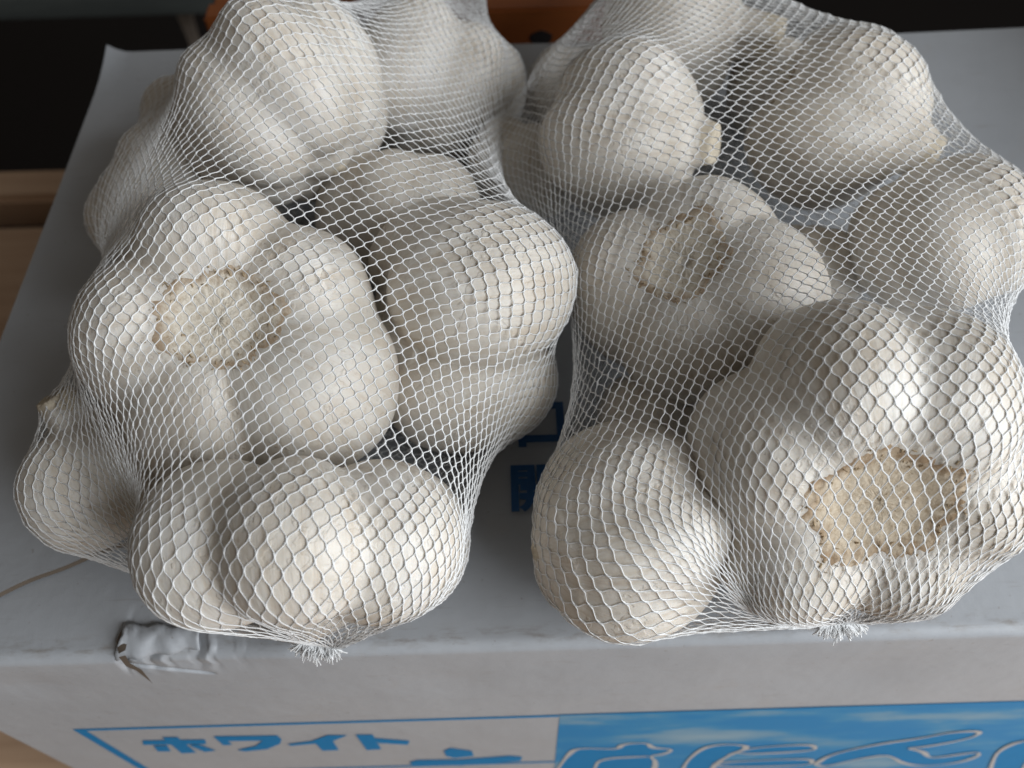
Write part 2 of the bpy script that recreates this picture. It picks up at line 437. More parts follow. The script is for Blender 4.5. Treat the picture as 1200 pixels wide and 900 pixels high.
# curled strip of torn paper
ptA = pix_z(146, 733, 0)[0]; ptB = pix_z(236, 735, 0)[0]
tv = []
r5 = np.random.default_rng(77)
for i in range(26):
    u = i / 25; B = ptA + (ptB - ptA) * u
    for j in range(9):
        v = j / 8
        zz = 0.0006 + 0.0020 * math.sin(v * 2.6) * (1 - .75 * u) + r5.normal(0, .00016)
        tv.append(P(B[0] + 0.0008 * math.sin(v * 5) * (1 - u), B[1] + .0005 * math.sin(u * 17) - 0.0085 * v * (1 - .45 * u), zz - 0.0030 * v * v))
J = np.arange(26 * 9).reshape(26, 9)
tf = np.stack([J[:-1, :-1], J[1:, :-1], J[1:, 1:], J[:-1, 1:]], -1).reshape(-1, 4)
to = make_mesh("torn_paper", tv, tf, M['card'], box, False)
vec_attr(to, "vein", np.zeros((len(tv), 3)))
md = to.modifiers.new("thickness", 'SOLIDIFY'); md.thickness = 0.0004
make_mesh("tear_gap", [P(q[0], q[1], .0013) for q in (pix_z(x, y, .0013)[0] for x, y in ((136, 752), (140, 742), (148, 731), (150, 748), (147, 762), (139, 766)))], [(5, 4, 3, 2, 1, 0)], M['brown'], box, False)
make_mesh("tear_gap", [P(q[0], FRONT - .0009, q[2]) for q in (pix_y(x, y, FRONT - .0009) for x, y in ((139, 770), (147, 768), (152, 777), (166, 785), (179, 801), (160, 786), (148, 781)))], [(6, 5, 4, 3, 2, 1, 0)], M['brown'], box, False)
to["label"] = "curled strip of torn white paper"

# print on the front panel (flat ink sheets a hair in front of the card)
def front_pt(px, py, off=0.0002):
    q = pix_y(px, py, FRONT - off); return P(q[0], FRONT - off, q[2])
fz = front_pt(85, 855)[2]; fx = front_pt(85, 855)[0]
def fpoly(name, pts, mat, off, parent=box):
    return make_mesh(name, [(p[0], FRONT - off, p[1]) for p in pts], [tuple(range(len(pts)))], mat, parent, False)
def frect(name, x0, x1, z0, z1, mat, off, parent=box):
    return fpoly(name, [(x0, z0), (x1, z0), (x1, z1), (x0, z1)], mat, off, parent)
LB = front_pt(655, 847); LB2 = front_pt(655, 892)
x_end = RIGHT - 0.02
z_bot = LB2[2] - 0.062
lw = 0.0022
frect("printed_frame_line", fx, LB[0] - .0002, fz - lw, fz, M['blue'], .00016)
frect("printed_frame_line", fx, fx + lw * 1.5, z_bot, fz - lw, M['blue'], .00016)
frect("printed_frame_line", fx + .0034, LB[0] + .0002, LB2[2] - .0022, LB2[2], M['blue'], .00016)
cp = frect("printed_cloud_panel", LB[0], x_end, z_bot, fz, M["cloud"], .00010)
frect("printed_frame_line", LB[0], x_end, fz - .0009, fz + .0004, M['blue'], .00022)

def text_mesh(name, body, size, mat, x, z, off, bold, sx=1.0, sy=1.0, shear=0.0, parent=box):
    cu = bpy.data.curves.new(name, 'FONT'); cu.body = body; cu.size = size; cu.offset = bold; cu.shear = shear
    cu.resolution_u = 6
    t = bpy.data.objects.new(name, cu); COL.objects.link(t)
    dg = bpy.context.evaluated_depsgraph_get(); dg.update()
    me = bpy.data.meshes.new_from_object(t.evaluated_get(dg))
    bpy.data.objects.remove(t)
    n = len(me.vertices); co = np.zeros(n * 3, np.float32); me.vertices.foreach_get("co", co); co = co.reshape(-1, 3)
    if n:
        co[:, 0] -= co[:, 0].min(); co[:, 1] -= co[:, 1].max()
    out = np.stack([x + co[:, 0] * sx, np.full(n, FRONT - off), z + co[:, 1] * sy], -1).astype(np.float32)
    me.vertices.foreach_set("co", out.ravel()); me.update()
    me.materials.clear(); me.materials.append(mat)
    o = bpy.data.objects.new(name, me); COL.objects.link(o); o.parent = parent
    return o, (float(np.ptp(co[:, 0])) if n else 0), (float(np.ptp(co[:, 1])) if n else 0)
def stroke_poly(name, pts, mat, off):
    q = [front_pt(x, y) for x, y in pts]
    return make_mesh(name, [(p[0], FRONT - off, p[2]) for p in q], [tuple(range(len(q)))[::-1]], mat, box, False)
KANA = [  # the strokes of each printed kana, then of the big kanji
    [[(167, 868), (240, 866.7), (242, 872), (168, 873)], [(190, 864), (208, 864), (230, 882), (213, 882.7)],
     [(180, 874), (196, 873.6), (200, 880.5), (185, 880.5)], [(222, 873.4), (233, 872.4), (253, 879.5), (240, 881)]],
    [[(250, 863), (325, 862), (330, 866.7), (328, 871.7), (313, 878), (287, 880.7), (278, 879), (300, 874), (308, 868), (267, 868.5), (272, 872.7), (262, 873.5)]],
    [[(337, 872), (365, 868.5), (384, 861.6), (407, 861.6), (390, 868.5), (397, 879), (378, 879.8), (370, 871.5), (341, 874)]],
    [[(416.7, 861), (436.7, 861), (446.7, 878), (430, 879)], [(439, 865), (480, 868.3), (478, 872.7), (443, 870.7)]],
    [[(520, 880), (528, 876.7), (553, 880), (555, 886), (533, 888.5), (523, 886)],
     [(480, 893), (490, 890.7), (540, 890), (597, 885.7), (612, 887), (610, 891.7), (540, 897), (483, 897)],
     [(520, 903), (540, 903), (505, 960), (480, 960)], [(560, 902), (580, 902), (622, 955), (600, 960)]]]
for g in KANA:
    holder = None
    for k, st in enumerate(g):
        o = stroke_poly("printed_character" if holder is None else "printed_stroke", st, M['blue'], .00022 + .00002 * k)
        if holder is None: holder = o
        else: o.parent = holder
def outline(name, pts, mat, off, wd=.00085):
    q = np.array([[front_pt(x, y)[0], front_pt(x, y)[2]] for x, y in pts])
    # round the corners a little, then a mitred strip
    for _ in range(2):
        a_, b_ = q[:-1], q[1:]
        q = np.concatenate([[q[0]], np.stack([a_ * .75 + b_ * .25, a_ * .25 + b_ * .75], 1).reshape(-1, 2), [q[-1]]])
    t = np.gradient(q, axis=0); t /= np.linalg.norm(t, axis=1)[:, None] + 1e-9
    nn = np.stack([-t[:, 1], t[:, 0]], 1)
    wv = wd * (1 + .35 * np.sin(np.arange(len(q)) * .7))[:, None]
    A, B = q + nn * wv, q - nn * wv
    n = len(q)
    V = [(p[0], FRONT - off, p[1]) for p in A] + [(p[0], FRONT - off, p[1]) for p in B]
    return make_mesh(name, V, [(i, i + 1, n + i + 1, n + i) for i in range(n - 1)], mat, box, False)
z8 = lambda l: [(400 + x / 3, 600 + y / 3) for x, y in l]
z1 = lambda l: [(800 + x / 3, 600 + y / 3) for x, y in l]
OUT = [z8([(700, 1010), (765, 895), (800, 850), (830, 828), (975, 835), (985, 815), (1080, 810), (1090, 830), (1170, 832), (1140, 850), (1080, 858), (1110, 875), (1090, 930), (1060, 1010)]),
       z8([(840, 1010), (890, 905), (905, 866), (1080, 858)]),
       z1([(-30, 1000), (0, 890), (60, 832), (130, 815), (215, 818), (230, 828), (160, 855), (100, 895), (70, 1000)]),
       z1([(160, 855), (230, 828), (440, 815), (470, 825), (460, 838), (250, 850), (190, 846)]),
       z1([(110, 882), (200, 875), (440, 865), (460, 875), (440, 890), (150, 897), (110, 882)]),
       z1([(465, 885), (520, 850), (680, 815), (830, 795), (960, 770), (1060, 768), (1010, 795), (850, 825), (780, 828), (850, 840), (860, 860), (900, 862), (1040, 840), (1045, 855), (970, 880), (860, 892), (780, 885), (730, 855), (690, 855), (600, 870), (500, 895), (465, 885)]),
       z1([(1060, 1000), (1090, 860), (1130, 825), (1200, 800), (1290, 800), (1240, 840), (1190, 900), (1170, 1000)]),
       z1([(1240, 840), (1290, 812), (1480, 800), (1500, 815), (1300, 835), (1240, 842)])]
for k, l in enumerate(OUT):
    ol = outline("printed_outline", l, M['white'], .00030 + .00003 * k)
    if k != 1: stroke_poly("printed_fill", l if l[0] != l[-1] else l[:-1], M['blue'], .00015 + .00001 * k).parent = ol
# marks printed on the lid
def lid_text(body, px, py, hpx, mat):
    q0 = pix_z(px, py, .002)[0]; q1 = pix_z(px, py + hpx, .002)[0]
    h = q0[1] - q1[1]
    o, w_, h_ = text_mesh("printed_character", body, h * 1.1, mat, 0, 0, 0, 0.0005)
    me = o.data; n = len(me.vertices); co = np.zeros(n * 3, np.float32); me.vertices.foreach_get("co", co); co = co.reshape(-1, 3)
    new = np.stack([q0[0] + co[:, 0], q0[1] + co[:, 2] * h / h_, np.full(n, 0.0019 - TZ)], -1).astype(np.float32)
    me.vertices.foreach_set("co", new.ravel()); me.update()
lid_text("開", 598, 545, 55, M['navy'])
lid_text("口", 606, 472, 52, M['navy'])
bq = [pix_z(x, y, .0019)[0] for x, y in ((1158, 478), (1215, 470), (1215, 512), (1166, 520))]
make_mesh("printed_mark", [P(q[0], q[1], .0019) for q in bq], [(3, 2, 1, 0)], M['navy'], box, False)

# ------------------------------------------------------------------ garlic bulbs
NT_, NP_ = 132, 92
TH = np.linspace(0, 2 * math.pi, NT_, endpoint=False)
tq = np.linspace(0, 1, NP_)
PH = math.pi * (tq - 0.055 * np.sin(2 * math.pi * tq))      # polar angle from the stem, denser at both poles
PH[0], PH[-1] = 1e-4, math.pi - 1e-4
DIR = np.stack([np.sin(PH)[:, None] * np.cos(TH)[None], np.sin(PH)[:, None] * np.sin(TH)[None], np.repeat(np.cos(PH)[:, None], NT_, 1)], -1)

def bulb_radius(seed, n, flat=1.0, crease=16, neck=1.0, root=0.33, sizes=None, lobe=0.0):
    """radius table over (polar, azimuth) of a bulb of unit half width: cloves round a core, a neck and a root basin"""
    r = np.random.default_rng(seed)
    D = DIR.reshape(-1, 3)
    acc = np.zeros(len(D))
    step = 2 * math.pi / n
    for k in range(n):
        th = k * step + r.uniform(-.12, .12) * step
        sz = r.uniform(.86, 1.08) if sizes is None else sizes[k]
        co_ = .43 + .09 * lobe
        c = np.array([co_ * sz * math.cos(th), co_ * sz * math.sin(th), r.uniform(-.10, .02)])
        tang = (0.43 * (6.0 / n) ** .6 + .10 - .07 * lobe) * sz
        ax = np.array([(1.0 - co_) * sz, tang, .70 * flat * (0.5 + 0.5 * sz)])
        E = np.array([[math.cos(th), math.sin(th), 0], [-math.sin(th), math.cos(th), 0], [0, 0, 1]])
        tilt = r.uniform(-.10, .22)
        Rt = np.array([[math.cos(tilt), 0, math.sin(tilt)], [0, 1, 0], [-math.sin(tilt), 0, math.cos(tilt)]])
        E = Rt @ E
        d = (D @ E.T) / ax; o = (E @ c) / ax
        A = (d * d).sum(1); B = -(d @ o); Cc = o @ o - 1
        disc = B * B - A * Cc
        t = np.where(disc > 0, (-B + np.sqrt(np.maximum(disc, 0))) / A, 0)
        acc += np.maximum(t, 0.02) ** crease
    core = 1.0 / np.sqrt((D[:, 0] ** 2 + D[:, 1] ** 2) / (.60 - .10 * lobe) ** 2 + D[:, 2] ** 2 / (.64 * flat) ** 2)
    acc += core ** crease
    R = (acc ** (1.0 / crease)).reshape(NP_, NT_)
    up = PH[:, None]; dn = (math.pi - PH)[:, None]
    wob = 1 + .10 * np.sin(TH * 3 + seed) + .06 * np.sin(TH * 5 + 2 * seed)
    # shoulders drawn up into the neck
    R = R * (1 + 0.12 * np.exp(-(up / .45) ** 2))
    nk = (0.62 * flat + 0.52 * neck * np.exp(-(up / (.30 * wob)) ** 2.6))
    nk = np.minimum(nk, (0.62 * flat + 0.36 * neck) / np.maximum(np.cos(up), .2))
    R = np.where(up < .8, (R ** 8 + nk ** 8) ** (1 / 8), R)
    R = R * (1 - 0.15 * np.exp(-(dn / (root * 1.1)) ** 2))
    wr = np.exp(-(dn / (root * 1.15)) ** 6)
    R = R * (1 - wr) + R.mean(1, keepdims=True) * wr
    # papery unevenness
    R = R * (1 + .006 * np.sin(TH * 9 + 3 * np.sin(up * 2 + seed)) * np.sin(up) + .008 * np.sin(TH * 2 + up * 5 + seed) * np.sin(up))
    return R

class Bulb: pass
def frame_from_root(rootdir, spin):
    z = -np.asarray(rootdir); z = z / np.linalg.norm(z)
    a = np.array([1., 0, 0]) if abs(z[0]) < .9 else np.array([0, 1., 0])
    x = a - z * (a @ z); x /= np.linalg.norm(x); y = np.cross(z, x)
    c, s = math.cos(spin), math.sin(spin)
    return np.stack([x * c + y * s, -x * s + y * c, z], 1)      # columns: local axes in world

def lookup(b, p):
    """radius of bulb b towards world points p, plus vectors and distances"""
    q = (p - b.c) @ b.F / b.R
    d = np.linalg.norm(q, axis=1) + 1e-9
    ph = np.arccos(np.clip(q[:, 2] / d, -1, 1)); th = np.mod(np.arctan2(q[:, 1], q[:, 0]), 2 * math.pi)
    fi = np.interp(ph, PH, np.arange(NP_)); fj = th / (2 * math.pi) * NT_
    i0 = np.clip(fi.astype(int), 0, NP_ - 2); di = fi - i0
    j0 = fj.astype(int) % NT_; dj = fj - np.floor(fj); j1 = (j0 + 1) % NT_
    T = b.tab
    r = (T[i0, j0] * (1 - dj) + T[i0, j1] * dj) * (1 - di) + (T[i0 + 1, j0] * (1 - dj) + T[i0 + 1, j1] * dj) * di
    return r * b.R, d * b.R

GROUP = "garlic bulbs in the net bags"
BULBS = []
def bulb(bag, px, py, z, rpx, root, spin, seed, n, label, flat=1.0, crease=16, neck=1.0, rootw=.33, sizes=None, lobe=0.0):
    b = Bulb(); b.bag = bag
    b.c, t = pix_z(px, py, z)
    b.R = rpx * t / F_PX
    b.F = frame_from_root(camdir(*root), spin)
    b.tab = bulb_radius(seed, n, flat, crease, neck, rootw, sizes, lobe); b.neck = neck
    b.seed, b.label, b.rootw = seed, label, rootw
    b.fixed_px = (px, py); b.c0 = b.c.copy()
    k = (np.arange(0, NP_, 5)[:, None] * NT_ + np.arange(0, NT_, 6)[None]).ravel()
    b.smp = (DIR.reshape(-1, 3)[k] * b.tab.reshape(-1)[k][:, None]) * b.R @ b.F.T
    BULBS.append(b)
T_, C_ = "torn", "cloud"
#     bag  px   py   z     rpx  root(r,u,t)         spin seed n
bulb(T_, 362, 640, .026, 184, (-.06, .98, -.12), 0.55, 11, 6, "wide smooth garlic bulb at the gathered net end above the torn box edge", .68, 24, .10, .33, [1.0, .96, 1.02, 1.0, .97, 1.0], .9)
bulb(T_, 278, 406, .045, 182, (.16, .16, .97), 1.95, 12, 5, "garlic bulb with a pale round root scar and one big bulging clove, mid bag", .92, 26, .4, .50, [.95, .93, .95, .93, 1.13], .6)
bulb(T_, 528, 378, .034, 147, (.95, .10, -.3), 1.2, 13, 4, "glossy two-lobed garlic bulb on the gap side of the bag at the torn edge", .95, 18, .1, .33, None, .8)
bulb(T_, 342, 130, .046, 124, (-.6, .75, .0), 0.2, 14, 6, "garlic bulb with brown-specked shoulder beside the tray, in the torn-edge bag", 1.0, 18, .1, .33, None, .7)
bulb(T_, 497, 106, .040, 110, (.3, .9, .0), 2.0, 15, 5, "smooth bright garlic bulb in front of the orange tray board", 1.05, 16, .1, .33, None, .4)
bulb(T_, 216, 232, .034, 98, (-.8, .5, -.1), 0.9, 16, 6, "small pale garlic bulb tucked behind the root-scarred one, by the lid flap", 1.0, 12, .1)
bulb(T_, 220, 506, .025, 104, (.45, -.80, -.35), 1.4, 17, 6, "yellowish garlic bulb on the lid flap with its dry stem tip poking out", .9, 10, 1.1)
bulb(T_, 228, 150, .022, 68, (.1, .9, -.1), .4, 18, 6, "small yellowish garlic bulb lying low on the lid flap near the bent corner", 1.0, 12, .1)
bulb(T_, 455, 248, .023, 96, (.2, .95, 0), .8, 19, 6, "shaded brownish garlic bulb lying low under the glossy two-lobed one", 1.0, 14, .1)
bulb(C_, 984, 530, .041, 204, (-.03, -.36, .93), 0.15, 21, 6, "large garlic bulb with a wide tan root scar above the blue cloud print", .90, 22, .2, .55, [1.0, .95, 1.0, .92, .95, 1.0], .6)
bulb(C_, 752, 610, .027, 132, (.9, .25, -.15), 0.8, 22, 6, "shaded tan garlic bulb low beside the printed kanji on the lid", 1.05, 10, .1)
bulb(C_, 824, 352, .045, 146, (-.36, .36, .86), 0.35, 23, 4, "garlic bulb with a ragged brown-rimmed root scar and dark centre hole", 1.0, 24, .3, .52, [1.06, .96, 1.06, .96], .35)
bulb(C_, 730, 162, .042, 112, (-.85, .2, -.4), .5, 24, 5, "garlic bulb whose stem end points at the neighbouring pointed bulb", 1.0, 13, .8)
bulb(C_, 988, 134, .042, 117, (-.80, .45, -.1), .3, 25, 5, "smooth pointed garlic bulb with dry stem tip at the dark end of the lid", 1.0, 13, .9)
bulb(C_, 1095, 278, .036, 110, (.35, -.9, -.05), 1.1, 26, 6, "bright white garlic bulb on the open window side of the cloud-print bag", 1.0, 14, .1)
bulb(C_, 800, 30, .038, 100, (-.85, .25, -.25), .3, 27, 5, "garlic bulb with a thick cut stem at the tail of the net", 1.0, 12, 1.5)
bulb(C_, 648, 215, .022, 72, (.2, .9, 0), .7, 28, 6, "shaded brown garlic bulb low in the gap between the bags", 1.0, 12, .1)
bulb(C_, 985, 315, .018, 64, (.2, .9, 0), .2, 29, 6, "dim garlic bulb at the bottom of the bag between three brighter ones", 1.0, 12, .1)
bulb(C_, 668, 110, .020, 58, (.2, .9, 0), .2, 30, 6, "small shaded garlic bulb low beside the orange tray board", 1.0, 12, .1)
bulb(C_, 878, 108, .021, 70, (.2, .9, 0), .9, 32, 6, "small dark garlic bulb deep between the pointed bulb and its neighbour", 1.0, 12, .1)
bulb(C_, 765, 490, .019, 70, (.2, .9, 0), .5, 33, 6, "small dark garlic bulb deep under the brown-rimmed root scar", 1.0, 12, .1)

# let the bulbs settle until they only touch
def ground(b, lim):
    m = (b.c + b.smp)[:, 2].min()
    if m < lim: b.c[2] += lim - m
for b in BULBS:
    b.rd = (b.c0 - CP) / np.linalg.norm(b.c0 - CP); b.low = 4.0 if b.c0[2] < .028 else 1.0
for it in range(160):
    for b in BULBS:                                   # stay on the sight line, free in depth
        dv = b.c0 - b.c; dp = b.rd * (dv @ b.rd); b.c = b.c + .015 * dp + .10 * (dv - dp)
    for i, a in enumerate(BULBS):
        for b in BULBS[i + 1:]:
            dv = b.c - a.c; dl = np.linalg.norm(dv)
            if dl > (a.R + b.R) * 1.25: continue
            r, d = lookup(b, a.c + a.smp); k1 = (r - d).max()
            r, d = lookup(a, b.c + b.smp); k2 = (r - d).max()
            pen = max(k1, k2); tol = .0034 if a.low + b.low > 2 else .0016      # skins pressed together
            if pen > tol:
                mv = dv / dl * (pen - tol) * 0.5
                wa, wb = a.low * b.R ** 2, b.low * a.R ** 2
                a.c = a.c - mv * wa / (wa + wb); b.c = b.c + mv * wb / (wa + wb)
    for b in BULBS:
        ground(b, 0.0032 if b.c[0] < -.03 else 0.0022)
for b in BULBS:
    v = CR.T @ (b.c - CP); b.px_now = (600 - v[0] / v[2] * F_PX, 450 + v[1] / v[2] * F_PX)
    print("bulb", b.seed, "px", b.fixed_px, "->", tuple(round(float(x)) for x in b.px_now), "z %.3f R %.3f" % (b.c[2], b.R))

Igrid = np.arange(NP_ * NT_).reshape(NP_, NT_)
Inext = np.roll(Igrid, -1, 1)
def patch_faces(i0, i1):
    return np.stack([Igrid[i0:i1 - 1], Igrid[i0 + 1:i1], Inext[i0 + 1:i1], Inext[i0:i1 - 1]], -1).reshape(-1, 4)
def sub_patch(i0, i1):
    f = patch_faces(i0, i1); return f - i0 * NT_
for b in BULBS:
    rr = np.random.default_rng(b.seed + 100)
    root = empty("garlic_bulb"); 
    mw = np.eye(4); mw[:3, :3] = b.F; mw[:3, 3] = b.c
    root.matrix_world = Matrix(mw.tolist())
    tag(root, b.label, "garlic", GROUP)
    V = DIR * (b.tab * b.R)[..., None]
    sk = make_mesh("bulb_skin", V.reshape(-1, 3), patch_faces(0, NP_), M['skin'], root)
    vein = np.stack([np.repeat(np.cos(TH)[None] * 4, NP_, 0), np.repeat(np.sin(TH)[None] * 4, NP_, 0), np.repeat(PH[:, None] * .45, NT_, 1)], -1)
    vec_attr(sk, "vein", vein.reshape(-1, 3) + b.seed)
    # dry stem: the neck down to the shoulder
    i1 = int(np.searchsorted(PH, .27 if b.neck > .5 else .13))
    jag = 1 + .014 + .02 * rr.random((i1, NT_)) * (np.arange(i1) < i1 - 2)[:, None] - .02 * (np.arange(i1) == i1 - 1)[:, None]
    make_mesh("stem", (DIR[:i1] * (b.tab[:i1] * b.R * jag)[..., None]).reshape(-1, 3), sub_patch(0, i1), M['stem'], root)
    # root plate in its basin with a ragged rim
    ang = b.rootw * (1 + .07 * np.sin(TH * 2 + b.seed) + .05 * np.sin(TH * 5 + b.seed * 2) + .03 * np.sin(TH * 11 + b.seed) + .018 * rr.standard_normal(NT_))
    nrp = 18
    fr = np.linspace(0.001, 1, nrp)[:, None]
    ph = math.pi - fr * ang[None]
    sn = np.stack([np.sin(ph) * np.cos(TH), np.sin(ph) * np.sin(TH), np.cos(ph)], -1)
    w = (sn.reshape(-1, 3) * b.R * 2) @ b.F.T + b.c
    r, _ = lookup(b, w)
    lift = 0.00015 * (fr < .97) + 0.00035 * (rr.random((nrp, NT_))) - .004 * np.exp(-(fr / .10) ** 2) * (b.seed == 23)
    rs = r.reshape(nrp, NT_)
    hpl = float((rs[-1] * -np.cos(ph[-1])).mean()) * (.86 + .06 * fr ** 2)      # a nearly flat scar spanning the basin
    rp = np.maximum(np.minimum(hpl / -np.cos(ph), rs + .0045), rs) + np.where(fr < .99, lift, -0.0002)
    ro = make_mesh("root_plate", (sn * rp[..., None]).reshape(-1, 3), sub_patch(0, nrp)[:(nrp - 1) * NT_], M['root_brown' if b.seed == 21 else 'root'], root)
    at = np.zeros((nrp * NT_, 3)); at[:, 0] = np.repeat(fr, NT_, 1).ravel(); vec_attr(ro, "vein", at)
    # stubs of dried roots round the rim
    fv, ff = [], []
    nf = 110 if b.seed in (12, 21, 23) else 40
    for k in range(nf):
        j = rr.integers(NT_); f0 = rr.uniform(.82, 1.03) if rr.random() < .8 else rr.uniform(.2, .9)
        p0 = math.pi - f0 * ang[j]; th = TH[j]
        d0 = np.array([math.sin(p0) * math.cos(th), math.sin(p0) * math.sin(th), math.cos(p0)])
        r0, _ = lookup(b, (d0[None] * b.R * 2) @ b.F.T + b.c)
        base = d0 * (r0[0] + .0002)
        out = d0 * rr.uniform(.1, .7) + np.array([math.cos(th), math.sin(th), 0]) * rr.uniform(-.8, .6) + rr.standard_normal(3) * .5
        out /= np.linalg.norm(out); ln = rr.uniform(.0006, .0017); wd = rr.uniform(.00012, .0003)
        s1 = np.cross(out, d0); s1 /= np.linalg.norm(s1) + 1e-9; s2 = np.cross(out, s1)
        o = len(fv)
        for m_, ww in ((0, 1), (.6, .8)):
            cpt = base + out * ln * m_ + rr.standard_normal(3) * .00012 * m_
            for q in range(3):
                a = q * 2.094; fv.append(cpt + (s1 * math.cos(a) + s2 * math.sin(a)) * wd * ww)
        fv.append(base + out * ln + rr.standard_normal(3) * .0004)
        for q in range(3):
            ff.append((o + q, o + (q + 1) % 3, o + 3 + (q + 1) % 3)); ff.append((o + q, o + 3 + (q + 1) % 3, o + 3 + q)); ff.append((o + 3 + q, o + 3 + (q + 1) % 3, o + 6))
    fb = make_mesh("root_fibres", np.array(fv), np.array(ff), M['fibre'], ro); tag(fb, kind='stuff')

# ------------------------------------------------------------------ net bags
def net_bag(bag, label, p_front, p_back, crowd=.3, n=90, rows=156, seed=1, iters=420):
    bl = [b for b in BULBS if b.bag == bag]
    p0 = np.array(p_front); p1 = np.array(p_back)
    ax = p1 - p0; side_ = np.array([ax[1], -ax[0], 0]); side_ /= np.linalg.norm(side_)
    pts = np.concatenate([b.c + b.smp for b in bl])
    tt_ = np.linspace(0, 1, rows)
    v = tt_ - .55 * np.sin(2 * math.pi * tt_) / (2 * math.pi)      # rows crowd towards both gathered ends
    ce = p0[None] + ax[None] * v[:, None]
    L2 = ax @ ax; pv = (pts - p0) @ ax / L2; lat = (pts - p0) @ side_
    lo, hi_, zt = [], [], []
    for q in v:
        m = np.abs(pv - q) < .075
        if not m.any(): m = np.abs(pv - q) <= np.abs(pv - q).min() + .03
        lo.append(lat[m].min()); hi_.append(lat[m].max()); zt.append(pts[m, 2].max())
    ker = np.hanning(17); ker /= ker.sum()
    sm = lambda z_: np.convolve(np.pad(np.array(z_), 8, mode='edge'), ker, 'valid')
    lo, hi_, zt = sm(lo), sm(hi_), sm(zt)
    prof = np.clip(np.minimum((v - .0) / .10, (1 - v) / .10), 0, 1) ** .5
    mid = (lo + hi_) / 2 * prof; half = ((hi_ - lo) / 2 * 1.10 + .003) * np.maximum(prof, .03)
    ang = 2 * math.pi * (np.arange(n)[None] + .5 * (np.arange(rows) % 2)[:, None]) / n
    wp = ang + crowd * np.cos(ang) * np.clip(1 - v / .38, 0, 1)[:, None]      # more strands lie over the top near the gather
    cs, sn_ = np.cos(wp), np.sin(wp)
    se = lambda w_: np.sign(w_) * np.abs(w_) ** .8
    X = ce[:, None] + side_[None, None] * (mid[:, None] + half[:, None] * se(cs))[..., None]
    X[..., 2] = ce[:, None, 2] * (1 - prof[:, None]) + (zt[:, None] * .5 + (zt[:, None] * .5 + .006) * se(sn_)) * prof[:, None]
    OFF = 0.00023
    odd = (np.arange(rows) % 2).astype(bool)
    def nb(A):
        up = A[2:]; dn = A[:-2]; o = odd[1:-1]
        sh_u = np.where(o[:, None, None], np.roll(up, -1, 1), np.roll(up, 1, 1))
        sh_d = np.where(o[:, None, None], np.roll(dn, -1, 1), np.roll(dn, 1, 1))
        return up, sh_u, dn, sh_d
    def collide(Q, off):
        for b in bl:
            d2 = ((Q - b.c) ** 2).sum(1)
            m = np.nonzero(d2 < (b.R * 1.32) ** 2)[0]
            if len(m) == 0: continue
            r, d = lookup(b, Q[m]); pen = r + off - d
            k = pen > 0
            if k.any():
                mm = m[k]; Q[mm] += (Q[mm] - b.c) / d[k][:, None] * pen[k][:, None]
        Q[:, 2] = np.maximum(Q[:, 2], 0.0028)
        return Q
    # ends gathered into a small ring
    for row, pc in ((0, p0), (rows - 1, p1)):
        X[row] = pc + side_ * (0.0050 * np.cos(ang[row]))[:, None]; X[row, :, 2] = pc[2] + .0010 * np.sin(ang[row])
    Vv = np.zeros_like(X)
    for it in range(iters):
        a_, b_, c_, d_ = nb(X)
        Wt = [np.maximum((((q_ - X[1:-1]) ** 2).sum(-1, keepdims=True)) / .0030 ** 2, .05) for q_ in (a_, b_, c_, d_)]
        L = sum(w_ * q_ for w_, q_ in zip(Wt, (a_, b_, c_, d_))) / sum(Wt) - X[1:-1]      # long strands pull harder
        mom = .90 if it < iters - 60 else .5
        Vv[1:-1] = Vv[1:-1] * mom + L * .45
        Xn = X.copy(); Xn[1:-1] += Vv[1:-1]
        Xc = collide(Xn[1:-1].reshape(-1, 3).copy(), OFF).reshape(rows - 2, n, 3)
        hit = (np.abs(Xc - Xn[1:-1]).sum(-1) > 1e-9) & (Xc[..., 2] > .004)
        # the strands cling to the skins: a knot that touches hardly slides
        stick = np.clip(.97 - .25 * v[1:-1], .86, .97)[:, None, None] if it > 50 else 0.75
        Xc = np.where(hit[..., None], X[1:-1] * stick + Xc * (1 - stick), Xc)
        Xc = collide(Xc.reshape(-1, 3).copy(), OFF).reshape(rows - 2, n, 3)
        Vv[1:-1] = np.where(hit[..., None], 0, Vv[1:-1])
        Xn[1:-1] = Xc; X = Xn
    # strands: every knot is tied to two knots of the next row
    rr = np.random.default_rng(seed)
    X[1:-1] += rr.normal(0, .00012, X[1:-1].shape)
    lon = np.zeros_like(X); a_, b_, c_, d_ = nb(X); lon[1:-1] = (a_ + b_ - c_ - d_) / 2
    lon[0] = X[1] - X[0]; lon[-1] = X[-1] - X[-2]
    A0, A1, T0, T1 = [], [], [], []
    for j in range(rows - 1):
        for sft in (0, (-1 if odd[j] else 1)):
            q = np.roll(X[j + 1], sft, 0); tq_ = np.roll(lon[j + 1], sft, 0)
            A0.append(X[j]); A1.append(q); T0.append(lon[j]); T1.append(tq_)
    A0, A1, T0, T1 = map(np.concatenate, (A0, A1, T0, T1))
    seglen = np.linalg.norm(A1 - A0, axis=1)[:, None]
    T0 = T0 / (np.linalg.norm(T0, axis=1)[:, None] + 1e-9) * seglen * 1.15
    T1 = T1 / (np.linalg.norm(T1, axis=1)[:, None] + 1e-9) * seglen * 1.15
    K = 5
    cv = []
    for t in np.linspace(0, 1, K):
        h00, h10, h01, h11 = 2 * t ** 3 - 3 * t * t + 1, t ** 3 - 2 * t * t + t, -2 * t ** 3 + 3 * t * t, t ** 3 - t * t
        cv.append(h00 * A0 + h10 * T0 + h01 * A1 + h11 * T1)
    cv = np.stack(cv, 1)
    cv = collide(cv.reshape(-1, 3).copy(), OFF * .8).reshape(-1, K, 3)
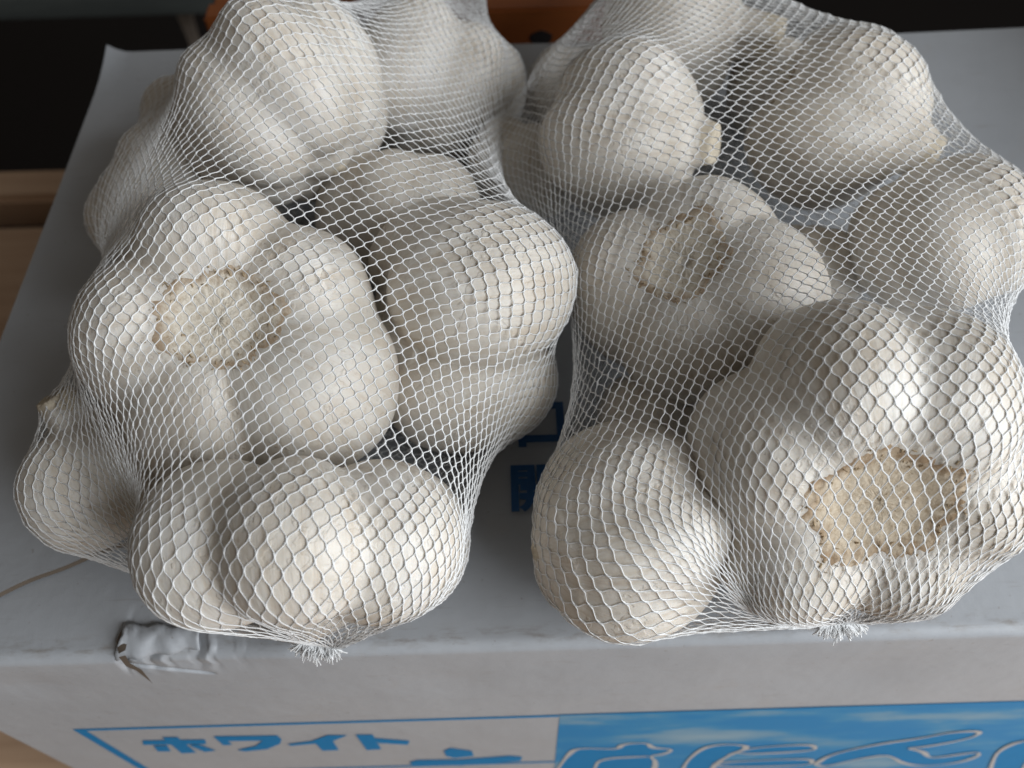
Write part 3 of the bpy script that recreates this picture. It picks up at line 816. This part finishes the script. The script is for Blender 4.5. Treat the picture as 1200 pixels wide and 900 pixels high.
    tan = np.gradient(cv, axis=1); tan /= np.linalg.norm(tan, axis=2)[..., None] + 1e-9
    cen = np.mean([b.c for b in bl], 0)
    refv = cv - (p0 + np.outer(((cv.reshape(-1, 3) - p0) @ ax) / (ax @ ax), ax).reshape(cv.shape)); 
    nrm = np.cross(tan, np.cross(refv, tan)); nrm /= np.linalg.norm(nrm, axis=2)[..., None] + 1e-9
    bi = np.cross(tan, nrm)
    rad = np.array([.00029, .000165, .00015, .000165, .00029])[None, :, None]
    rad = rad * rr.uniform(.88, 1.14, (len(cv), 1, 1))
    ring = [cv + (nrm * math.cos(a) * .8 + bi * math.sin(a)) * rad for a in (0.5, 0.5 + 2.094, 0.5 + 4.188)]
    Vt = np.stack(ring, 2)                                     # strands, K, 3, xyz
    ns = len(cv)
    idx = np.arange(ns * K * 3).reshape(ns, K, 3)
    nx = np.roll(idx, -1, 2)
    Fq = np.stack([idx[:, :-1], nx[:, :-1], nx[:, 1:], idx[:, 1:]], -1).reshape(-1, 4)
    root = empty("net_bag", tuple(p0)); tag(root, label, "net bag", "net bags of garlic on the box")
    o = make_mesh("net", Vt.reshape(-1, 3) - p0, Fq, M['net'], root); tag(o, kind='stuff')
    # the gathered end: a bunch of loose strands past the tie
    tv, tf = [], []
    d0 = -ax / np.linalg.norm(ax); d0[2] = 0
    for k in range(320):
        w_ = rr.uniform(-1, 1)
        st = side_ * (.0046 * w_) + np.array([0, 0, rr.uniform(-.0008, .0010)])
        di = d0 * rr.uniform(.35, 1.0) + side_ * (w_ * .9 + rr.normal(0, .3)) + np.array([0, 0, -rr.uniform(.1, .7)])
        di /= np.linalg.norm(di); ln = rr.uniform(.0012, .0036) * (1 - .35 * abs(w_))
        cu = rr.normal(0, .35, 3); wd = rr.uniform(.00012, .00026)
        s1 = np.cross(di, np.array([0, 0, 1.])); s1 /= np.linalg.norm(s1) + 1e-9; s2 = np.cross(di, s1)
        o_ = len(tv)
        for m_ in range(5):
            u = m_ / 4; c_ = st + di * ln * u + cu * ln * u * u * .6
            for q in range(3):
                a = q * 2.094; tv.append(c_ + (s1 * math.cos(a) + s2 * math.sin(a)) * wd)
        for m_ in range(4):
            for q in range(3):
                tf.append((o_ + 3 * m_ + q, o_ + 3 * m_ + (q + 1) % 3, o_ + 3 * m_ + 3 + (q + 1) % 3, o_ + 3 * m_ + 3 + q))
    tag(make_mesh("gathered_end", np.array(tv), np.array(tf), M['net'], root), kind='stuff')
    return X
pf = pix_z(372, 758, .012)[0]
net_bag(T_, "white net bag full of garlic, gathered over the torn box edge", pf, (pf[0] + .045, BACK + .035, .028), .62, seed=1)
pf = pix_z(985, 733, .013)[0]
net_bag(C_, "white net bag full of garlic, gathered above the blue cloud print", pf, (.062, BACK + .035, .03), seed=2)
